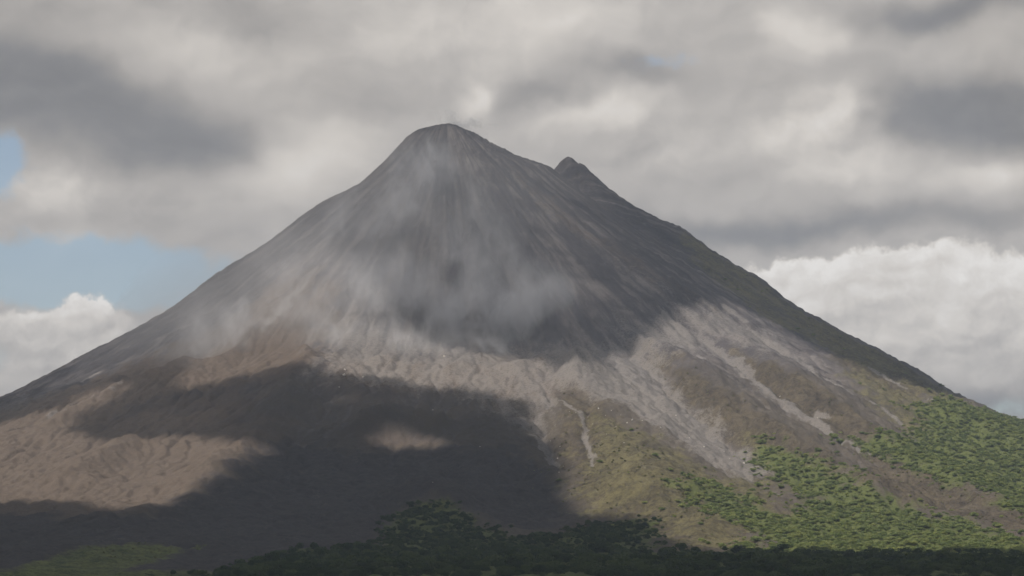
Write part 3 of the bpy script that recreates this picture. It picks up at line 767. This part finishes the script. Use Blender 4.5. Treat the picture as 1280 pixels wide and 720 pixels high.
# instanced woods: one object for each mass nobody could count
def stuff_points(name, pts, scl, meshes, label, cat):
    """A mesh of points whose geometry nodes set one plant on every point."""
    coll = bpy.data.collections.new(name + '_kinds')
    for k, m in enumerate(meshes):
        o = bpy.data.objects.new(name + '_kind', m); coll.objects.link(o)
    me = bpy.data.meshes.new(name); me.vertices.add(len(pts)); me.vertices.foreach_set('co', pts.astype(np.float32).ravel())
    a = me.attributes.new('size', 'FLOAT_VECTOR', 'POINT'); a.data.foreach_set('vector', scl.astype(np.float32).ravel())
    a = me.attributes.new('turn', 'FLOAT', 'POINT'); a.data.foreach_set('value', (rng.random(len(pts)) * 6.283).astype(np.float32))
    me.update()
    o = link(name, me)
    g = bpy.data.node_groups.new(name + '_nodes', 'GeometryNodeTree')
    g.interface.new_socket('Geometry', in_out='INPUT', socket_type='NodeSocketGeometry')
    g.interface.new_socket('Geometry', in_out='OUTPUT', socket_type='NodeSocketGeometry')
    gi = g.nodes.new('NodeGroupInput'); go = g.nodes.new('NodeGroupOutput')
    ci = g.nodes.new('GeometryNodeCollectionInfo'); ci.inputs['Collection'].default_value = coll
    ci.inputs['Separate Children'].default_value = True; ci.inputs['Reset Children'].default_value = True
    ip = g.nodes.new('GeometryNodeInstanceOnPoints'); ip.inputs['Pick Instance'].default_value = True
    rv = g.nodes.new('FunctionNodeRandomValue'); rv.data_type = 'INT'; rv.inputs['Min'].default_value = 0; rv.inputs['Max'].default_value = len(meshes) - 1
    rv = rv; li = [s for s in rv.outputs if s.type == 'INT'][0]
    for s in rv.inputs:
        if s.type == 'INT' and s.name == 'Min': s.default_value = 0
        if s.type == 'INT' and s.name == 'Max': s.default_value = len(meshes) - 1
    sz = g.nodes.new('GeometryNodeInputNamedAttribute'); sz.data_type = 'FLOAT_VECTOR'; sz.inputs[0].default_value = 'size'
    tn = g.nodes.new('GeometryNodeInputNamedAttribute'); tn.data_type = 'FLOAT'; tn.inputs[0].default_value = 'turn'
    cx = g.nodes.new('ShaderNodeCombineXYZ'); g.links.new(tn.outputs[0], cx.inputs[2])
    g.links.new(gi.outputs[0], ip.inputs['Points']); g.links.new(ci.outputs[0], ip.inputs['Instance'])
    g.links.new(li, ip.inputs['Instance Index']); g.links.new(cx.outputs[0], ip.inputs['Rotation'])
    g.links.new(sz.outputs[0], ip.inputs['Scale']); g.links.new(ip.outputs[0], go.inputs[0])
    md = o.modifiers.new('plants', 'NODES'); md.node_group = g
    tag(o, label, cat, kind='stuff')
    return o

fm = [crown_mesh('wood_tree', 600 + k, 420, 6 + k % 3, spread=0.42, leaf=0.085, mat=M_leaf, flat=0.7, low=0.12)[0] for k in range(6)]
sm = [crown_mesh('shrub', 700 + k, 130, 4, spread=0.40, leaf=0.14, mat=M_shrub, flat=0.7, low=0.0)[0] for k in range(5)]
def sizes(n, lo, hi, p=1.6, wide=1.25):
    h = lo + (hi - lo) * rng.random(n) ** p
    return np.stack([h * wide * (0.85 + 0.4 * rng.random(n)), h * wide * (0.85 + 0.4 * rng.random(n)), h], 1)
dm = [crown_mesh('wood_tree', 650 + k, 420, 6 + k % 3, spread=0.42, leaf=0.085, mat=M_leaf_shade, flat=0.8, low=0.12)[0] for k in range(5)]
fr = mx(fz1, fz2)
clump = sst(fbm(X / 55, Y / 75, 3, 0.6, 801), -0.55, 0.35)
D1 = np.clip(fr * (0.45 + 0.55 * clump) + 0.015 * grass * clump, 0, 1)
x, y, z, u, v = scatter(240000, -1100, 1500, 2900, 6300, lambda x, y: 0.95 * sample(D1, x, y), 411)
print('forest', len(x))
pts = np.stack([x, y, z - 0.5], 1)
sc1 = sizes(len(x), 1.8, 8.5, 2.4, 1.45)
stuff_points('forest', pts, sc1, fm, 'sunlit green forest spreading over the lower right slope', 'forest')
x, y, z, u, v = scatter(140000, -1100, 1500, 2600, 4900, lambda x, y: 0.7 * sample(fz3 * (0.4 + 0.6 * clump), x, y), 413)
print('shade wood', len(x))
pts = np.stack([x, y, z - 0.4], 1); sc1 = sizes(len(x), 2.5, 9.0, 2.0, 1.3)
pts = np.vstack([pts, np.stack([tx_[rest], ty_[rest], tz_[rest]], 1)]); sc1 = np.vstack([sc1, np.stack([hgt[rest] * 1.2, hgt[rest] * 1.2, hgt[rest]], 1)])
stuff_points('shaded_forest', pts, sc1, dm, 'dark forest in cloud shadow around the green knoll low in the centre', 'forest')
# low scrub on the olive ridges and along the chutes
D2 = np.clip(0.55 * grass + 0.40 * brown + 0.6 * meadow + 0.5 * fr, 0, 1) * (1 - 0.95 * np.clip(pale * 1.4, 0, 1)) * sst(fbm(X / 40, Y / 50, 3, 0.6, 811), -0.5, 0.5)
x, y, z, u, v = scatter(420000, -1300, 1500, 2900, 6300, lambda x, y: 0.20 * sample(D2, x, y), 421)
print('scrub', len(x))
stuff_points('scrub', np.stack([x, y, z - 0.2], 1), sizes(len(x), 0.8, 3.6, 2.6, 1.5), sm, 'low olive scrub dotted over the brown ridges', 'scrub')

# ------------------------------------------------------------------ boulders
m_, N = new_mat('pale_rock')
ps = N.node('ShaderNodeNewGeometry').outputs['Position']
bs = N.node('ShaderNodeBsdfPrincipled'); N.put(bs.inputs['Base Color'], N.mix(N.noise(ps, 0.5, 4), (0.30, 0.27, 0.25), (0.62, 0.58, 0.54))); bs.inputs['Roughness'].default_value = 0.9
o_ = N.node('ShaderNodeOutputMaterial'); N.put(o_.inputs[0], bs.outputs[0]); M_rock = m_
def rock_mesh(seed):
    import bmesh
    bm = bmesh.new(); bmesh.ops.create_icosphere(bm, subdivisions=3, radius=1.0)
    r = np.random.default_rng(seed)
    cuts = [(Vector(r.normal(size=3)).normalized(), 0.45 + 0.4 * r.random()) for _ in range(11)]
    for v_ in bm.verts:
        p = v_.co.copy()
        for nrm, dd in cuts:
            e = p.dot(nrm)
            if e > dd: p -= nrm * (e - dd)
        v_.co = p * (1 + 0.05 * r.random())
    me = bpy.data.meshes.new('boulder'); bm.to_mesh(me); bm.free(); me.materials.append(M_rock); return me
rocks = [rock_mesh(900 + k) for k in range(6)]
spots = [(430, 470), (454, 472), (431, 463), (556, 446), (424, 486), (541, 605), (790, 528), (784, 529), (764, 515), (757, 521), (735, 523),
         (770, 534), (712, 515), (720, 517), (748, 512), (826, 535), (700, 560), (697, 575), (704, 583), (780, 555), (688, 552), (600, 560), (541, 513),
         (880, 560), (905, 566), (930, 580), (862, 548), (845, 520), (1022, 523), (975, 497), (803, 527), (776, 519), (741, 531), (758, 545), (699, 591), (912, 574)]
hp = real_hit(spots)
def rock(k, s, label, group=None):
    o = link('boulder', rocks[k % 6]); p = hp[k]
    zz = float(ground_z(np.array([p[0]]), np.array([p[1]]))[0])
    o.location = (p[0], p[1], zz + 0.25 * s); o.scale = (s * 1.1, s * 0.9, s * 0.8); o.rotation_euler = (rng.random(), rng.random(), rng.random() * 6)
    tag(o, label, 'boulder', group)
rock(0, 4.2, 'bright white boulder at the edge of the cloud shadow left of centre', 'single white boulders')
rock(1, 2.8, 'smaller white boulder just right of the bright one by the shadow edge', 'single white boulders')
rock(2, 2.4, 'pale boulder just above the bright white one near the shadow edge', 'single white boulders')
rock(3, 3.2, 'white boulder on the hazy tan slope below the dark middle face', 'single white boulders')
for k in range(4, len(spots)):
    rock(k, 0.9 + 1.1 * rng.random()**2, 'pale stone block strewn over the debris slope', 'pale blocks on the debris slopes')

# ------------------------------------------------------------------ smoke drifting down the upper cone
def smoke_mat(name, puffs, dens, nscale=0.006, lo=0.42, hi=0.72, stretch=(1.0, 1.0, 0.6), hmax=150.0, step=0.5, colr=(0.88, 0.88, 0.91), veil=()):
    m, N = new_mat(name)
    ps = N.node('ShaderNodeNewGeometry').outputs['Position']
    pn = N.v('MULTIPLY', ps, stretch)
    wv = N.v('SUBTRACT', N.noise(pn, nscale * 0.7, 2, 0.5, color=True), (0.5, 0.5, 0.5))
    wv2 = N.v('SUBTRACT', N.noise(pn, nscale * 2.6, 3, 0.6, color=True), (0.5, 0.5, 0.5))
    pw = N.v('ADD', ps, N.v('ADD', N.v('MULTIPLY', wv, (200, 150, 200)), N.v('MULTIPLY', wv2, (90, 60, 90))))
    n = N.smooth(N.noise(N.v('MULTIPLY', pw, stretch), nscale, 6, 0.60), lo, hi)
    acc = 0.0
    for (c, r, a) in puffs:
        mp = N.node('ShaderNodeMapping', vector_type='TEXTURE'); N.put(mp.inputs['Vector'], pw)
        mp.inputs['Location'].default_value = tuple(c); mp.inputs['Scale'].default_value = tuple(r)
        d2 = N.v('DOT_PRODUCT', mp.outputs[0], mp.outputs[0])
        acc = N.m('MULTIPLY_ADD', N.m('EXPONENT', N.m('MULTIPLY', d2, -1.0)), a, acc)
    acc = N.smooth(acc, 0.06, 1.0)
    den = N.m('MULTIPLY', N.m('MULTIPLY', acc, N.m('ADD', n, 0.12)), dens)
    for (c, r, a) in veil:
        mp = N.node('ShaderNodeMapping', vector_type='TEXTURE'); N.put(mp.inputs['Vector'], pw)
        mp.inputs['Location'].default_value = tuple(c); mp.inputs['Scale'].default_value = tuple(r)
        d2 = N.v('DOT_PRODUCT', mp.outputs[0], mp.outputs[0])
        den = N.m('MULTIPLY_ADD', N.m('EXPONENT', N.m('MULTIPLY', d2, -1.0)), a, den)
    pv = N.node('ShaderNodeVolumePrincipled'); pv.inputs['Color'].default_value = (*colr, 1)
    N.put(pv.inputs['Density'], den); pv.inputs['Anisotropy'].default_value = 0.0
    o = N.node('ShaderNodeOutputMaterial'); N.put(o.inputs['Volume'], pv.outputs[0])
    m.cycles.volume_step_rate = step
    return m
def off(px, py, up=45.0):
    """A point some way out from the slope seen at a picture point."""
    p = real_hit([(px, py)])[0]; return (p[0], p[1] - up * 0.9, p[2] + up * 0.6)
PUFFS = [(off(545, 222), (40, 60, 52), 1.5), (off(525, 240), (60, 70, 90), 0.9), (off(500, 290), (70, 60, 110), 0.6), (off(600, 265), (40, 50, 60), 0.5),
         (off(600, 320), (90, 70, 90), 0.75), (off(640, 360), (100, 70, 80), 0.40), (off(690, 385), (110, 70, 60), 0.35),
         (off(570, 400), (190, 80, 80), 0.8), (off(450, 375), (120, 80, 110), 0.5), (off(430, 430), (130, 80, 50), 0.45), (off(540, 440), (150, 70, 40), 0.7),
         (off(380, 340), (110, 80, 90), 0.45), (off(330, 415), (130, 80, 70), 0.45), (off(270, 440), (120, 80, 60), 0.7), (off(640, 445), (120, 60, 30), 0.5),
         (off(430, 290), (70, 60, 90), 0.5), (off(200, 460), (110, 80, 50), 0.3)]
# closed shell lying over the face of the cone
sx = np.arange(-1000, 420, 30.0); sy = np.arange(4850, 6060, 30.0)
SX, SY = np.meshgrid(sx, sy)
gz = ground_z(SX.ravel(), SY.ravel()).reshape(SX.shape)
edg = np.minimum(np.minimum(SX - sx[0], sx[-1] - SX), np.minimum(SY - sy[0], sy[-1] - SY))
tz2 = gz + 5 + 150 * sst(edg, 0, 180)
n_ = SX.size
vt_ = np.vstack([np.stack([SX, SY, gz - 12], -1).reshape(-1, 3), np.stack([SX, SY, tz2], -1).reshape(-1, 3)])
J = np.arange(n_).reshape(SX.shape)
q = np.stack([J[:-1, :-1], J[:-1, 1:], J[1:, 1:], J[1:, :-1]], -1).reshape(-1, 4)
def wall(a): return np.stack([a[:-1], a[1:], a[1:] + n_, a[:-1] + n_], -1)
F = np.vstack([q[:, ::-1], q + n_, wall(J[0]), wall(J[:, -1]), wall(J[-1][::-1]), wall(J[::-1, 0])])
smoke = link('smoke', mesh_np('smoke', vt_, F, smoke_mat('drifting_smoke', PUFFS, 0.020, 0.0095, 0.47, 0.62, veil=[(off(400, 330), (330, 260, 300), 0.0012), (off(560, 250), (220, 260, 260), 0.0008), (off(260, 420), (260, 200, 130), 0.0009)]), smooth=False))
tag(smoke, 'thin grey ash smoke drifting down the upper face', 'smoke', kind='stuff')
# steam rising from the crater
import bmesh
bm = bmesh.new(); bmesh.ops.create_icosphere(bm, subdivisions=3, radius=1.0)
me = bpy.data.meshes.new('steam'); bm.to_mesh(me); bm.free()
cx0 = (AX + 35, AY, 1138.0)
st = link('steam', me); st.location = (cx0[0], cx0[1], cx0[2] + 15); st.scale = (120, 90, 85)
me.materials.append(smoke_mat('crater_steam', [((cx0[0] + 5, cx0[1] - 20, cx0[2] - 12), (38, 40, 16), 1.5), ((cx0[0] - 40, cx0[1], cx0[2] - 2), (45, 40, 16), 0.8), ((cx0[0] + 40, cx0[1] - 10, cx0[2] - 22), (20, 30, 10), 0.9)],
                              0.030, 0.016, 0.36, 0.66, (1, 1, 1), step=0.4, colr=(0.92, 0.92, 0.93)))
tag(st, 'faint white steam curling off the summit crater', 'steam', kind='stuff')

# ------------------------------------------------------------------ haze: the air between the viewpoint and the mountain
bm = bmesh.new(); bmesh.ops.create_cube(bm, size=1.0)
me = bpy.data.meshes.new('haze'); bm.to_mesh(me); bm.free()
x0, x1, y0, y1 = gx[0] - 30, gx[-1] + 30, gy[0] - 30, gy[-1] + 30
zb, zt = float(Z.min()) - 1.0, 1260.0
hz = link('haze', me); hz.location = ((x0 + x1) / 2, (y0 + y1) / 2, (zb + zt) / 2); hz.scale = (x1 - x0, y1 - y0, zt - zb)
mh, N = new_mat('air')
pv = N.node('ShaderNodeVolumePrincipled'); pv.inputs['Color'].default_value = (0.66, 0.78, 1.0, 1); pv.inputs['Density'].default_value = 3.2e-5
o_ = N.node('ShaderNodeOutputMaterial'); N.put(o_.inputs['Volume'], pv.outputs[0])
me.materials.append(mh)
tag(hz, 'thin pale haze in the air before the volcano', 'haze', kind='stuff')
